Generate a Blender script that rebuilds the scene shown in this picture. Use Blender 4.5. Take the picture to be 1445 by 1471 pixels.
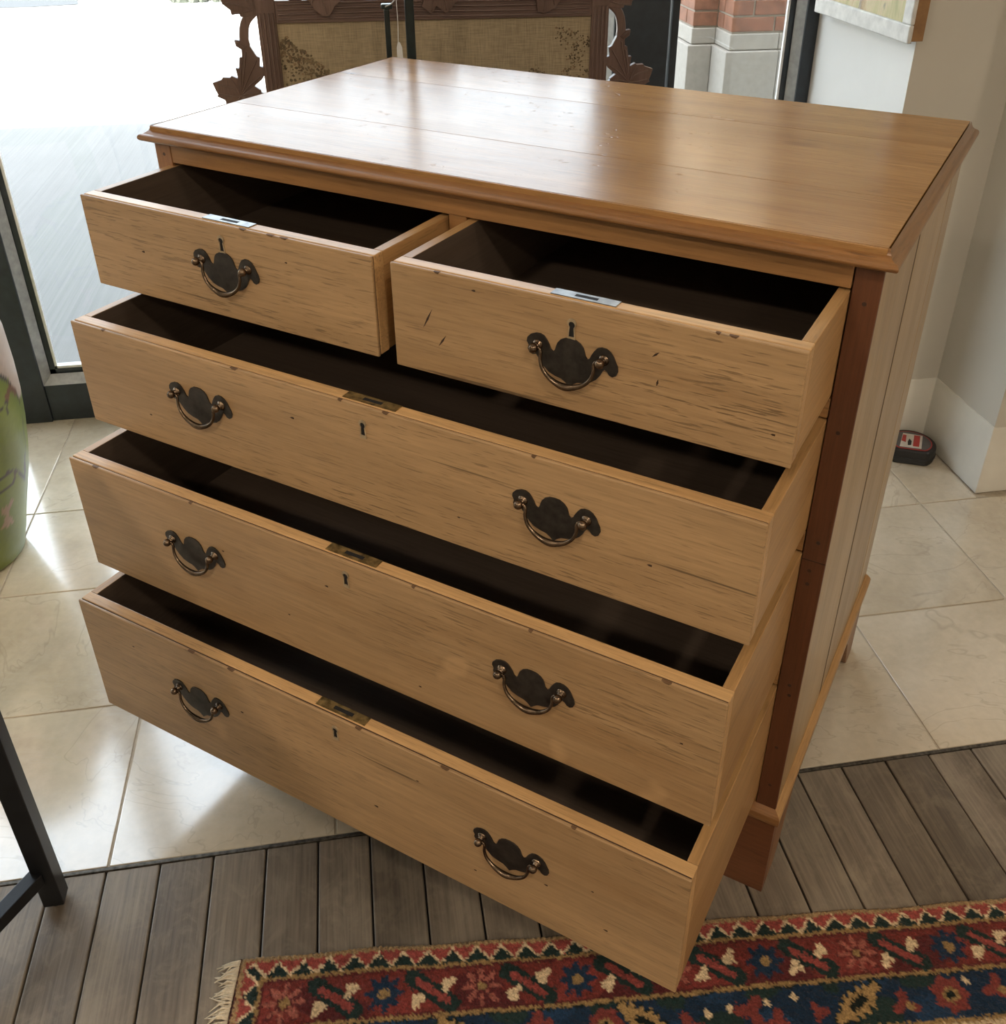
import bpy, bmesh, math, random
import numpy as np
from mathutils import Vector, Matrix
random.seed(7); RNG = np.random.default_rng(7)
R = math.radians
scene = bpy.context.scene
for o in list(bpy.data.objects): bpy.data.objects.remove(o)
COL = scene.collection

# ------------------------------------------------------------------ camera, sky, sun, lamps, exposure
W_, H_ = 1445, 1471
F_, PX, PY = 1410.99, 749.22, 621.14
THETA = R(-38.3)                      # chest frame -> room frame
cam_d = bpy.data.cameras.new('camera'); cam = bpy.data.objects.new('camera', cam_d); COL.objects.link(cam)
cam_d.sensor_fit = 'AUTO'; cam_d.sensor_width = 36.0; cam_d.lens = F_ * 36.0 / H_
cam_d.shift_x = (W_ / 2 - PX) / H_; cam_d.shift_y = (PY - H_ / 2) / H_
cam_d.clip_start = 0.02; cam_d.clip_end = 200
yaw, pitch, roll = 0.5002 + THETA, -0.5417, 0.0017
fwd = Vector((-math.sin(yaw) * math.cos(pitch), math.cos(yaw) * math.cos(pitch), math.sin(pitch)))
rt = Vector((math.cos(yaw), math.sin(yaw), 0)); up = rt.cross(fwd)
rt2 = rt * math.cos(roll) + up * math.sin(roll); up2 = -rt * math.sin(roll) + up * math.cos(roll)
m = Matrix((rt2, up2, -fwd)).transposed().to_4x4()
CAM_CHEST = Vector((1.123, -0.9748, 1.3529))
CAM_ROOM = Matrix.Rotation(THETA, 3, 'Z') @ CAM_CHEST
m.translation = CAM_ROOM
cam.matrix_world = m
scene.camera = cam

scene.view_settings.view_transform = 'Standard'
scene.view_settings.look = 'None'
scene.view_settings.gamma = 1.0
scene.view_settings.use_curve_mapping = False
scene.view_settings.exposure = 0.45

SUN_EL = R(48); SUN_H = Vector((0.45, 0.89, 0)).normalized()   # the way the light travels
world = bpy.data.worlds.new('world'); scene.world = world; world.use_nodes = True
wn = world.node_tree; wn.nodes.clear()
sky = wn.nodes.new('ShaderNodeTexSky'); sky.sky_type = 'NISHITA'; sky.sun_disc = False
sky.sun_elevation = SUN_EL; sky.sun_rotation = math.atan2(-SUN_H.x, -SUN_H.y)
sky.air_density = 1.0; sky.dust_density = 3.0; sky.ozone_density = 1.0
bg = wn.nodes.new('ShaderNodeBackground'); bg.inputs['Strength'].default_value = 0.9
bg2 = wn.nodes.new('ShaderNodeBackground'); bg2.inputs[0].default_value = (0.90, 0.95, 1.0, 1); bg2.inputs[1].default_value = 1.3   # even sky light added to brighten the floor reflections
add_ = wn.nodes.new('ShaderNodeAddShader')
wo = wn.nodes.new('ShaderNodeOutputWorld')
hs = wn.nodes.new('ShaderNodeHueSaturation'); hs.inputs['Saturation'].default_value = 0.45
wn.links.new(sky.outputs[0], hs.inputs['Color']); wn.links.new(hs.outputs[0], bg.inputs[0]); wn.links.new(bg.outputs[0], add_.inputs[0]); wn.links.new(bg2.outputs[0], add_.inputs[1]); wn.links.new(add_.outputs[0], wo.inputs[0])

sd = bpy.data.lights.new('sun', 'SUN'); sd.energy = 60; sd.angle = R(0.6); sd.color = (1, 0.95, 0.88)
sun = bpy.data.objects.new('sun', sd); COL.objects.link(sun)
sdir = Vector((SUN_H.x * math.cos(SUN_EL), SUN_H.y * math.cos(SUN_EL), -math.sin(SUN_EL)))
sun.rotation_euler = sdir.to_track_quat('-Z', 'Y').to_euler()

CEIL_Z = 2.75
for i, (lx, ly, e) in enumerate([(-1.5, -2.3, 24), (0.7, -2.5, 17), (2.4, -2.6, 16), (-1.6, -0.7, 6), (0.7, -3.9, 14)]):
    ld = bpy.data.lights.new('ceiling_lamp', 'AREA'); ld.shape = 'DISK'; ld.size = 0.22; ld.energy = e
    ld.color = (1.0, 0.84, 0.66)
    lo = bpy.data.objects.new('ceiling_lamp', ld); COL.objects.link(lo); lo.location = (lx, ly, CEIL_Z - 0.03)

# ------------------------------------------------------------------ helpers
def link(o, parent=None):
    COL.objects.link(o)
    if parent is not None: o.parent = parent
    return o
def tag(o, label=None, cat=None, group=None, kind=None):
    if label: o['label'] = label
    if cat: o['category'] = cat
    if group: o['group'] = group
    if kind: o['kind'] = kind
    return o
def empty(name, loc=(0, 0, 0), rz=0.0):
    o = bpy.data.objects.new(name, None); o.location = loc; o.rotation_euler = (0, 0, rz); o.empty_display_size = 0.1
    return link(o)
def obj(name, bm, mats, parent=None, bevel=0.0, smooth=False, seg=2):
    me = bpy.data.meshes.new(name); bm.normal_update(); bm.to_mesh(me); bm.free()
    for mt in (mats if isinstance(mats, (list, tuple)) else [mats]): me.materials.append(mt)
    o = bpy.data.objects.new(name, me)
    if bevel > 0:
        b = o.modifiers.new('bevel', 'BEVEL'); b.width = bevel; b.segments = seg; b.limit_method = 'ANGLE'; b.angle_limit = R(40)
    if smooth:
        for p in me.polygons: p.use_smooth = True
    return link(o, parent)
def box(bm, x0, x1, y0, y1, z0, z1, mat=0):
    v = [bm.verts.new((x, y, z)) for z in (z0, z1) for y in (y0, y1) for x in (x0, x1)]
    for f in ((0, 2, 3, 1), (4, 5, 7, 6), (0, 1, 5, 4), (2, 6, 7, 3), (0, 4, 6, 2), (1, 3, 7, 5)):
        fc = bm.faces.new([v[i] for i in f]); fc.material_index = mat
    return v
def one_box(name, b, mats, parent=None, bevel=0.0, **k):
    bm = bmesh.new(); box(bm, *b); return obj(name, bm, mats, parent, bevel, **k)
def prism(bm, pts, a0, a1, plane='xz', mat=0):
    """closed polygon pts extruded from a0 to a1 along the axis missing from plane"""
    def P(p, a):
        return {'xz': (p[0], a, p[1]), 'yz': (a, p[0], p[1]), 'xy': (p[0], p[1], a)}[plane]
    A = [bm.verts.new(P(p, a0)) for p in pts]; B = [bm.verts.new(P(p, a1)) for p in pts]
    n = len(pts)
    fs = [bm.faces.new(A), bm.faces.new(B[::-1])]
    for i in range(n): fs.append(bm.faces.new((A[i], B[i], B[(i + 1) % n], A[(i + 1) % n])))
    for f in fs: f.material_index = mat
    bmesh.ops.recalc_face_normals(bm, faces=fs)
    return fs
def tube(bm, pts, rad, n=10, mat=0, caps=True, closed=False):
    pts = [Vector(p) for p in pts]
    if not isinstance(rad, (list, tuple)): rad = [rad] * len(pts)
    rings = []; nrm = None
    for i, p in enumerate(pts):
        t = (pts[min(i + 1, len(pts) - 1)] - pts[max(i - 1, 0)]).normalized()
        if nrm is None:
            nrm = t.cross(Vector((0.13, 0.3, 0.94)));
            if nrm.length < 1e-3: nrm = t.cross(Vector((1, 0, 0)))
        nrm = (nrm - t * nrm.dot(t)).normalized(); bi = t.cross(nrm)
        rings.append([bm.verts.new(p + (nrm * math.cos(2 * math.pi * k / n) + bi * math.sin(2 * math.pi * k / n)) * rad[i]) for k in range(n)])
    for a, b in zip(rings, rings[1:]):
        for k in range(n):
            f = bm.faces.new((a[k], a[(k + 1) % n], b[(k + 1) % n], b[k])); f.material_index = mat; f.smooth = True
    if caps:
        f = bm.faces.new(rings[0][::-1]); f.material_index = mat
        f = bm.faces.new(rings[-1]); f.material_index = mat
def lathe(bm, prof, center=(0, 0, 0), n=24, mat=0, axis='z'):
    rings = []
    for r, h in prof:
        rg = []
        for k in range(n):
            a = 2 * math.pi * k / n
            if axis == 'z': q = (r * math.cos(a), r * math.sin(a), h)
            else: q = (r * math.cos(a), h, r * math.sin(a))
            rg.append(bm.verts.new(Vector(center) + Vector(q)))
        rings.append(rg)
    fs = []
    for a, b in zip(rings, rings[1:]):
        for k in range(n):
            f = bm.faces.new((a[k], a[(k + 1) % n], b[(k + 1) % n], b[k])); f.smooth = True; fs.append(f)
    fs.append(bm.faces.new(rings[0][::-1])); fs.append(bm.faces.new(rings[-1]))
    for f in fs: f.material_index = mat
    bmesh.ops.recalc_face_normals(bm, faces=fs)
def sphere(bm, c, r, mat=0, u=16, v=10, squash=(1, 1, 1)):
    res = bmesh.ops.create_uvsphere(bm, u_segments=u, v_segments=v, radius=r)
    for vv in res['verts']:
        vv.co = Vector((vv.co.x * squash[0], vv.co.y * squash[1], vv.co.z * squash[2])) + Vector(c)
        for f in vv.link_faces: f.material_index = mat; f.smooth = True
def bez(p, n):
    """Catmull-Rom through p"""
    p = [Vector(q) for q in p]; p = [p[0] * 2 - p[1]] + p + [p[-1] * 2 - p[-2]]
    out = []
    for i in range(1, len(p) - 2):
        for k in range(n):
            t = k / n; a, b, c, d = p[i - 1:i + 3]
            out.append(0.5 * ((2 * b) + (c - a) * t + (2 * a - 5 * b + 4 * c - d) * t * t + (3 * b - a - 3 * c + d) * t ** 3))
    out.append(p[-2]); return out

# ------------------------------------------------------------------ materials
class NT:
    def __init__(s, name):
        s.m = bpy.data.materials.new(name); s.m.use_nodes = True; s.t = s.m.node_tree; s.t.nodes.clear()
        s.out = s.n('OutputMaterial'); s.b = s.n('BsdfPrincipled'); s.l(s.b.outputs[0], s.out.inputs[0])
    def n(s, k, **kw):
        nd = s.t.nodes.new('ShaderNode' + k)
        for a, b in kw.items(): setattr(nd, a, b)
        return nd
    def l(s, a, b): s.t.links.new(a, b)
    def setv(s, nd, **kw):
        for a, b in kw.items(): nd.inputs[a.replace('_', ' ')].default_value = b
        return nd
    def coords(s, rand=7.0, kind='Object'):
        tc = s.n('TexCoord'); oi = s.n('ObjectInfo')
        mu = s.n('VectorMath', operation='SCALE'); cb = s.n('CombineXYZ')
        s.l(oi.outputs['Random'], cb.inputs[0]); s.l(oi.outputs['Random'], cb.inputs[1]); s.l(oi.outputs['Random'], cb.inputs[2])
        s.l(cb.outputs[0], mu.inputs[0]); mu.inputs['Scale'].default_value = rand
        ad = s.n('VectorMath', operation='ADD'); s.l(tc.outputs[kind], ad.inputs[0]); s.l(mu.outputs[0], ad.inputs[1])
        s.rnd = oi.outputs['Random']
        return ad.outputs[0]
    def noise(s, vec, scale=(1, 1, 1), detail=3, rough=0.55, dist=0.0):
        mp = s.n('Mapping'); s.l(vec, mp.inputs[0]); mp.inputs['Scale'].default_value = scale
        nz = s.n('TexNoise'); s.l(mp.outputs[0], nz.inputs['Vector'])
        s.setv(nz, Scale=1.0, Detail=detail, Roughness=rough, Distortion=dist)
        return nz.outputs['Fac']
    def ramp(s, fac, stops):
        r = s.n('ValToRGB'); s.l(fac, r.inputs[0])
        e = r.color_ramp.elements
        while len(e) < len(stops): e.new(0.5)
        for el, (p, c) in zip(e, stops):
            el.position = p; el.color = (c, c, c, 1) if isinstance(c, (int, float)) else (*c, 1)
        return r.outputs[0]
    def mix(s, fac, a, b, mode='MIX'):
        x = s.n('Mix', data_type='RGBA', blend_type=mode)
        for sock, v in ((x.inputs[0], fac), (x.inputs[6], a), (x.inputs[7], b)):
            if hasattr(v, 'default_value') or hasattr(v, 'links'): s.l(v, sock)
            elif isinstance(v, (int, float)): sock.default_value = v
            else: sock.default_value = (*v, 1)
        return x.outputs[2]
    def math(s, op, a, b=0.0):
        x = s.n('Math', operation=op)
        for sock, v in ((x.inputs[0], a), (x.inputs[1], b)):
            if isinstance(v, (int, float)): sock.default_value = v
            else: s.l(v, sock)
        return x.outputs[0]
    def bump(s, h, strength=0.1, dist=0.002):
        b = s.n('Bump'); b.inputs['Strength'].default_value = strength; b.inputs['Distance'].default_value = dist
        s.l(h, b.inputs['Height']); s.l(b.outputs[0], s.b.inputs['Normal'])
    def color(s, c):
        if hasattr(c, 'links'): s.l(c, s.b.inputs['Base Color'])
        else: s.b.inputs['Base Color'].default_value = (*c, 1)
    def rough(s, c):
        if hasattr(c, 'links'): s.l(c, s.b.inputs['Roughness'])
        else: s.b.inputs['Roughness'].default_value = c

def plain(name, c, rough=0.5, metal=0.0, var=0.06, scale=30, bump=0.0, spec=0.5):
    t = NT(name); v = t.coords()
    f = t.noise(v, (scale,) * 3, 4)
    lo = tuple(x * (1 - var * 2) for x in c); hi = tuple(min(1, x * (1 + var * 2)) for x in c)
    t.color(t.ramp(f, [(0.25, lo), (0.75, hi)])); t.rough(rough); t.b.inputs['Metallic'].default_value = metal
    t.b.inputs['Specular IOR Level'].default_value = spec
    if bump: t.bump(f, bump, 0.002)
    return t.m

def wood(name, base, axis='x', rough=0.45, dark=0.35, pores=0.5, cracks=0.4, knots=0.5, coat=0.0, coat_rough=0.1,
         var=0.22, scratch=0.0, spec=0.5, stain=0.0, dents=0.0, seed=7.0, rvar=0.1):
    t = NT(name); v = t.coords(seed)
    def sc(al, ac):
        return {'x': (al, ac, ac), 'y': (ac, al, ac), 'z': (ac, ac, al)}[axis]
    d = tuple(base[i] * (1 - var) * (1, .92, .82)[i] for i in range(3)); h = tuple(min(1, x * (1 + var)) for x in base)
    big = t.noise(v, sc(1.3, 9), 4, .55, .5)
    c = t.ramp(big, [(0.28, d), (0.5, base), (0.72, h)])
    fib = t.noise(v, sc(8, 230), 4, .65)
    c = t.mix(0.55, c, t.ramp(fib, [(0.3, 0.62), (0.7, 1.12)]), 'MULTIPLY')
    dk = tuple(x * dark for x in base)
    if pores:
        po = t.noise(v, sc(26, 430), 2.5, .55)
        msk = t.noise(v, sc(2.6, 9), 3, .6)
        pf = t.math('MULTIPLY', t.ramp(po, [(0.575, 0.0), (0.64, 1.0)]), t.ramp(msk, [(0.36, 0.22), (0.66, 1.0)]))
        c = t.mix(t.math('MULTIPLY', pf, pores), c, dk)
    if cracks:
        cr = t.noise(v, sc(1.6, 60), 3, .5, .15)
        c = t.mix(t.math('MULTIPLY', t.ramp(cr, [(0.695, 0.0), (0.72, 1.0)]), cracks), c, tuple(x * .18 for x in base))
    if knots:
        mp = t.n('Mapping'); t.l(v, mp.inputs[0]); mp.inputs['Scale'].default_value = sc(3.0, 6.5)
        vo = t.n('TexVoronoi'); t.l(mp.outputs[0], vo.inputs['Vector']); vo.inputs['Scale'].default_value = 1.0
        sep = t.n('SeparateColor'); t.l(vo.outputs['Color'], sep.inputs[0])
        k = t.math('MULTIPLY', t.ramp(vo.outputs['Distance'], [(0.015, 1.0), (0.05, 0.55), (0.11, 0.0)]), t.ramp(sep.outputs[0], [(0.60, 0.0), (0.66, 1.0)]))
        c = t.mix(t.math('MULTIPLY', k, knots), c, tuple(x * y for x, y in zip(base, (.33, .24, .17))))
    if stain:
        st = t.noise(v, sc(3.5, 8), 4, .6, .6)
        c = t.mix(t.math('MULTIPLY', t.ramp(st, [(0.55, 0.0), (0.75, 1.0)]), stain), c, tuple(x * y for x, y in zip(base, (.42, .33, .25))))
    if scratch:
        mp = t.n('Mapping'); t.l(v, mp.inputs[0]); mp.inputs['Rotation'].default_value = (0.2, 0.1, 0.55); mp.inputs['Scale'].default_value = (9, 150, 9)
        nz = t.n('TexNoise'); t.l(mp.outputs[0], nz.inputs['Vector']); t.setv(nz, Scale=1.0, Detail=2.0)
        c = t.mix(t.math('MULTIPLY', t.ramp(nz.outputs['Fac'], [(0.70, 0.0), (0.74, 1.0)]), scratch), c, tuple(min(1, x * 1.7) for x in base))
    t.color(c)
    rr = t.math('ADD', t.math('MULTIPLY', t.noise(v, sc(5, 14), 3), rvar * 2), rough - rvar)
    t.rough(rr)
    t.b.inputs['Specular IOR Level'].default_value = spec
    if coat:
        t.b.inputs['Coat Weight'].default_value = coat; t.b.inputs['Coat Roughness'].default_value = coat_rough
    if dents:
        dn = t.noise(v, (70, 70, 70), 2); dm = t.noise(v, (9, 9, 9), 2)
        hgt = t.math('SUBTRACT', fib, t.math('MULTIPLY', t.math('MULTIPLY', t.ramp(dn, [(0.66, 0.0), (0.74, 1.0)]), t.ramp(dm, [(0.5, 0.0), (0.6, 1.0)])), dents))
        hgt = t.math('ADD', hgt, t.math('MULTIPLY', t.noise(v, sc(6, 30), 4), 3.0))
        t.bump(hgt, 0.16, 0.0009)
    else:
        t.bump(fib, 0.18, 0.0008)
    return t.m

PINE = (0.40, 0.25, 0.122)
M = {}
M['front'] = wood('pine_front', PINE, 'x', .42, pores=.75, cracks=.75, knots=.7, scratch=.25, stain=.25, var=.2)
M['rim_x'] = wood('pine_rim_long', (0.56, 0.335, 0.145), 'x', .36, pores=.5, cracks=.3, knots=.2, stain=.35, var=.25)
M['rim_y'] = wood('pine_side', (0.44, 0.25, 0.10), 'y', .40, pores=.5, cracks=.3, knots=.4, stain=.2, var=.2)
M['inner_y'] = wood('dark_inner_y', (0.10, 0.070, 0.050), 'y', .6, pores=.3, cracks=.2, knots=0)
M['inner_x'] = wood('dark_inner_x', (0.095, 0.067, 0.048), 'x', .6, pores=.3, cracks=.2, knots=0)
M['top'] = wood('pine_top', (0.36, 0.19, 0.072), 'x', .24, pores=.5, cracks=.35, knots=.85, spec=.12, dents=5.0, scratch=.35, stain=.2, var=.2, rvar=.07)
M['mould_x'] = wood('pine_moulding_x', (0.29, 0.135, 0.045), 'x', .32, pores=.6, cracks=.6, knots=.6, coat=.3, coat_rough=.2, stain=.4, var=.3)
M['mould_y'] = wood('pine_moulding_y', (0.25, 0.125, 0.048), 'y', .32, pores=.6, cracks=.6, knots=.4, coat=.3, coat_rough=.2, stain=.4, var=.3)
M['rail'] = wood('pine_rail', (0.33, 0.165, 0.06), 'x', .40, pores=.5, cracks=.4, knots=.4, stain=.2)
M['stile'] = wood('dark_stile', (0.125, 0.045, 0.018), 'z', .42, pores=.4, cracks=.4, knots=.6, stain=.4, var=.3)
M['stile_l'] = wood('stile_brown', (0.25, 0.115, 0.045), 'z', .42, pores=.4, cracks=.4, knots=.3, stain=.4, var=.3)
M['side'] = wood('pine_side_board', (0.40, 0.27, 0.135), 'z', .36, pores=.6, cracks=.3, knots=.3, stain=.15, var=.2, coat=.2, coat_rough=.25)
M['plinth'] = wood('plinth_wood', (0.17, 0.062, 0.025), 'x', .42, pores=.5, cracks=.5, knots=.3, stain=.5)
M['plinth_y'] = wood('plinth_wood_y', (0.24, 0.11, 0.045), 'y', .42, pores=.5, cracks=.5, knots=.3, stain=.5)
M['brass_dark'] = plain('aged_brass_plate', (0.045, 0.038, 0.032), .40, .6, .25, 90)
M['brass'] = plain('worn_brass', (0.15, 0.105, 0.07), .24, .95, .3, 70)
M['lock'] = plain('lock_plate_brass', (0.26, 0.19, 0.08), .42, .8, .45, 90)
M['lock_grey'] = plain('lock_plate_grey', (0.34, 0.35, 0.35), .40, .8, .2, 70)
M['escut'] = plain('escutcheon_brass', (0.34, 0.26, 0.16), .4, .2, .2, 90)
M['black'] = plain('keyhole_black', (0.006, 0.005, 0.005), .8, 0, .1)
M['chip'] = plain('chipped_edge', (0.13, 0.068, 0.03), .7, 0, .2)
M['gouge'] = plain('gouge_dark', (0.045, 0.022, 0.012), .8, 0, .2)

def tile_mat():
    t = NT('limestone_tile'); v = t.coords(20.0)
    a = t.noise(v, (4, 4, 4), 6, .6, .6)
    c = t.ramp(a, [(0.3, (0.53, 0.445, 0.325)), (0.5, (0.64, 0.55, 0.415)), (0.72, (0.71, 0.625, 0.49))])
    b = t.noise(v, (60, 60, 60), 4)
    c = t.mix(0.35, c, t.ramp(b, [(0.3, 0.80), (0.7, 1.08)]), 'MULTIPLY')
    ve = t.noise(v, (3, 7, 5), 5, .65, 2.2)
    c = t.mix(t.math('MULTIPLY', t.ramp(ve, [(0.485, 0.0), (0.5, 1.0), (0.515, 0.0)]), .30), c, (0.62, 0.56, 0.46))
    ve2 = t.noise(v, (2.2, 2.8, 5), 4, .6, 1.6)
    c = t.mix(t.math('MULTIPLY', t.ramp(ve2, [(0.492, 0.0), (0.5, 1.0), (0.508, 0.0)]), .35), c, (0.36, 0.295, 0.22))
    c = t.mix(.5, c, t.ramp(t.rnd, [(0, 0.88), (1, 1.08)]), 'MULTIPLY')
    t.color(c)
    t.rough(t.ramp(t.noise(v, (7, 7, 7), 5, .6), [(0.3, 0.10), (0.7, 0.24)]))
    t.b.inputs['Specular IOR Level'].default_value = 0.9; t.b.inputs['Coat Weight'].default_value = 1.0; t.b.inputs['Coat Roughness'].default_value = .12; t.b.inputs['Coat IOR'].default_value = 2.0
    t.bump(t.noise(v, (9, 9, 9), 3), 0.05, 0.004)
    return t.m
M['tile'] = tile_mat()
def plank_mat():
    t = NT('grey_oak_plank'); v = t.coords(11.0)
    big = t.noise(v, (9, 1.5, 9), 4, .6, .5)
    c = t.ramp(big, [(0.3, (0.135, 0.107, 0.080)), (0.5, (0.195, 0.158, 0.119)), (0.72, (0.275, 0.228, 0.172))])
    fib = t.noise(v, (210, 6, 210), 3, .6)
    c = t.mix(.7, c, t.ramp(fib, [(0.3, 0.55), (0.7, 1.25)]), 'MULTIPLY')
    w = t.noise(v, (30, 22, 30), 5, .7, 1.0)
    c = t.mix(t.math('MULTIPLY', t.ramp(w, [(0.47, 0.0), (0.70, 1.0)]), .55), c, (0.30, 0.250, 0.18))
    c = t.mix(.9, c, t.ramp(t.rnd, [(0, 0.80), (1, 1.14)]), 'MULTIPLY')
    t.color(c); t.rough(t.ramp(w, [(0.3, .30), (0.7, .5)])); t.bump(fib, .35, .001)
    return t.m
M['plank'] = plank_mat()
M['grout'] = plain('grout', (0.42, 0.36, 0.275), .8, 0, .1, 60)
M['strip'] = plain('threshold_metal', (0.10, 0.09, 0.075), .45, .6, .4, 120)
M['wall'] = plain('wall_paint', (0.56, 0.525, 0.455), .6, 0, .02, 4)
M['wall_lit'] = plain('wall_lit', (0.78, 0.77, 0.74), .55, 0, .02, 4)  # lit copy of the wall paint, for the window reveal
M['skirt'] = plain('skirting_white', (0.74, 0.71, 0.63), .45, 0, .03, 12)
M['ceil'] = plain('ceiling_paint', (0.72, 0.70, 0.66), .8, 0, .02, 3)
M['frame_dark'] = plain('anodised_dark', (0.020, 0.026, 0.033), .36, .0, .15, 40)
M['alu'] = plain('glazing_bead_grey', (0.36, 0.36, 0.35), .38, .5, .1, 60)
M['alu_light'] = plain('glazing_bead_light', (0.72, 0.72, 0.70), .35, .2, .05, 60)
def glass_mat():
    t = NT('window_glass'); t.t.nodes.remove(t.b)
    tr = t.n('BsdfTransparent'); tr.inputs[0].default_value = (0.93, 0.955, 0.945, 1)
    gl = t.n('BsdfGlossy'); gl.inputs['Roughness'].default_value = 0.0; gl.inputs[0].default_value = (1, 1, 1, 1)
    lwt = t.n('LayerWeight'); lwt.inputs[0].default_value = 0.5
    fr_ = t.math('ADD', t.math('MULTIPLY', t.math('POWER', lwt.outputs['Facing'], 5.0), .92), .035)
    mx = t.n('MixShader'); t.l(fr_, mx.inputs[0]); t.l(tr.outputs[0], mx.inputs[1]); t.l(gl.outputs[0], mx.inputs[2]); t.l(mx.outputs[0], t.out.inputs[0])
    return t.m
M['glass'] = glass_mat()
def concrete():
    t = NT('brushed_concrete'); v = t.coords(0.0)
    mp = t.n('Mapping'); t.l(v, mp.inputs[0]); mp.inputs['Scale'].default_value = (1, 1, 1)
    f = t.noise(mp.outputs[0], (75, 0.8, 1), 4, .7); g = t.noise(v, (1.1, 1.1, 1), 5, .6)
    c = t.ramp(f, [(0.3, (0.155, 0.155, 0.150)), (0.7, (0.200, 0.198, 0.192))])
    c = t.mix(.6, c, t.ramp(g, [(0.3, .86), (0.7, 1.08)]), 'MULTIPLY')
    t.color(c); t.rough(.85); t.bump(f, .3, .004); return t.m
M['concrete'] = concrete()
M['patch_dark'] = plain('patch_dark', (0.007, 0.0095, 0.0135), .8, 0, .2, 40)  # near-black colour for the painted ground shadow outside
M['gravel'] = plain('gravel_bed', (0.022, 0.026, 0.020), .9, 0, .5, 16)
M['brick'] = plain('red_brick', (0.20, 0.085, 0.048), .8, 0, .16, 26, .3)
M['stone'] = plain('cast_stone', (0.30, 0.275, 0.24), .8, 0, .05, 40, .1)
M['mortar'] = plain('mortar', (0.28, 0.24, 0.19), .9, 0, .08, 60)

# ------------------------------------------------------------------ setting: floor
V_B = -0.423
floor = one_box('floor', (-3.0, 3.2, -4.5, 1.09, -0.06, -0.009), M['black']); tag(floor, kind='structure')
one_box('grout', (-3.0, 3.2, V_B + .003, 1.05, -0.008, -0.0022), M['grout'], floor)
us = [-0.535 + 0.3455 * k for k in range(-8, 12)]
vs = [V_B + 0.0035, -0.075, 0.274, 0.577, 1.03]
tile_cache = {}
for j in range(4):
    for i in range(len(us) - 1):
        u0, u1 = max(us[i], -3.0), min(us[i + 1], 3.2)
        v0, v1 = vs[j], vs[j + 1]
        if j == 2: u1 = min(u1, 1.687)
        if j == 3: u1 = min(u1, 1.447)
        if u1 - u0 < .02: continue
        key = (round(u1 - u0, 3), round(v1 - v0, 3))
        g = 0.0017
        if key not in tile_cache:
            bm = bmesh.new(); hw, hh = key[0] / 2 - g, key[1] / 2 - g
            box(bm, -hw, hw, -hh, hh, -0.02, 0)
            o = obj('tile', bm, M['tile'], floor, .0012); tile_cache[key] = o.data
        else:
            o = bpy.data.objects.new('tile', tile_cache[key]); link(o, floor)
            b = o.modifiers.new('bevel', 'BEVEL'); b.width = .0012; b.segments = 2
        o.location = ((u0 + u1) / 2, (v0 + v1) / 2, 0)
one_box('threshold_strip', (-3.0, 3.2, V_B - 0.0025, V_B + 0.0035, -0.02, 0.0010), M['strip'], floor, .0008)
pm = None
for k in range(-34, 44):
    u = -0.271 + 0.0799 * k
    if u < -2.95 or u + .08 > 3.2: continue
    if pm is None:
        bm = bmesh.new(); box(bm, 0.0014, 0.0785, -4.07, 0, -0.02, 0); o = obj('plank', bm, M['plank'], floor, .002); pm = o.data
    else:
        o = bpy.data.objects.new('plank', pm); link(o, floor)
        b = o.modifiers.new('bevel', 'BEVEL'); b.width = .002; b.segments = 2
    o.location = (u, V_B - 0.003, random.uniform(-.0006, .0006))
# ------------------------------------------------------------------ setting: walls, ceiling, roof
bm = bmesh.new()
prism(bm, [(1.453, 0.549), (1.693, 0.549), (1.693, 0.295), (3.3, 0.295), (3.3, 1.19), (1.453, 1.19)], 0, CEIL_Z, 'xy')
bm.normal_update()
for f in bm.faces:
    if f.normal.x < -.9 and f.calc_center_median().x < 1.5: f.material_index = 1  # same paint, window light on the reveal put into its colour
tag(obj('wall_right', bm, [M['wall'], M['wall_lit']]), kind='structure')
bm = bmesh.new(); box(bm, 3.2, 3.35, -4.65, 0.295, 0, CEIL_Z); tag(obj('wall_side', bm, M['wall']), kind='structure')
bm = bmesh.new(); box(bm, -3.15, -3.0, -4.65, 1.3, 0, CEIL_Z); tag(obj('wall_left', bm, M['wall']), kind='structure')
bm = bmesh.new(); box(bm, -3.0, 3.2, -4.65, -4.5, 0, CEIL_Z); tag(obj('wall_back', bm, M['wall']), kind='structure')
bm = bmesh.new(); box(bm, -3.0, 1.453, 1.03, 1.25, 2.45, CEIL_Z); tag(obj('wall_front', bm, M['wall']), kind='structure')
bm = bmesh.new(); box(bm, -3.15, 3.35, -4.65, 1.3, CEIL_Z, CEIL_Z + .1); tag(obj('ceiling', bm, M['ceil']), kind='structure')
bm = bmesh.new(); box(bm, -12, 12, -9, 1.1, CEIL_Z + .1, 4.2); tag(obj('roof', bm, M['stone']), kind='structure')
bm = bmesh.new(); prism(bm, [(1.4503, 0.5465), (1.690, 0.5465), (1.690, 0.292), (3.2, 0.292), (3.2, 0.3), (1.698, 0.3), (1.698, 0.5545), (1.4503, 0.5545)], 0, 0.184, 'xy')
tag(obj('baseboard_right', bm, M['skirt'], None, .0015), kind='structure')

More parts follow.
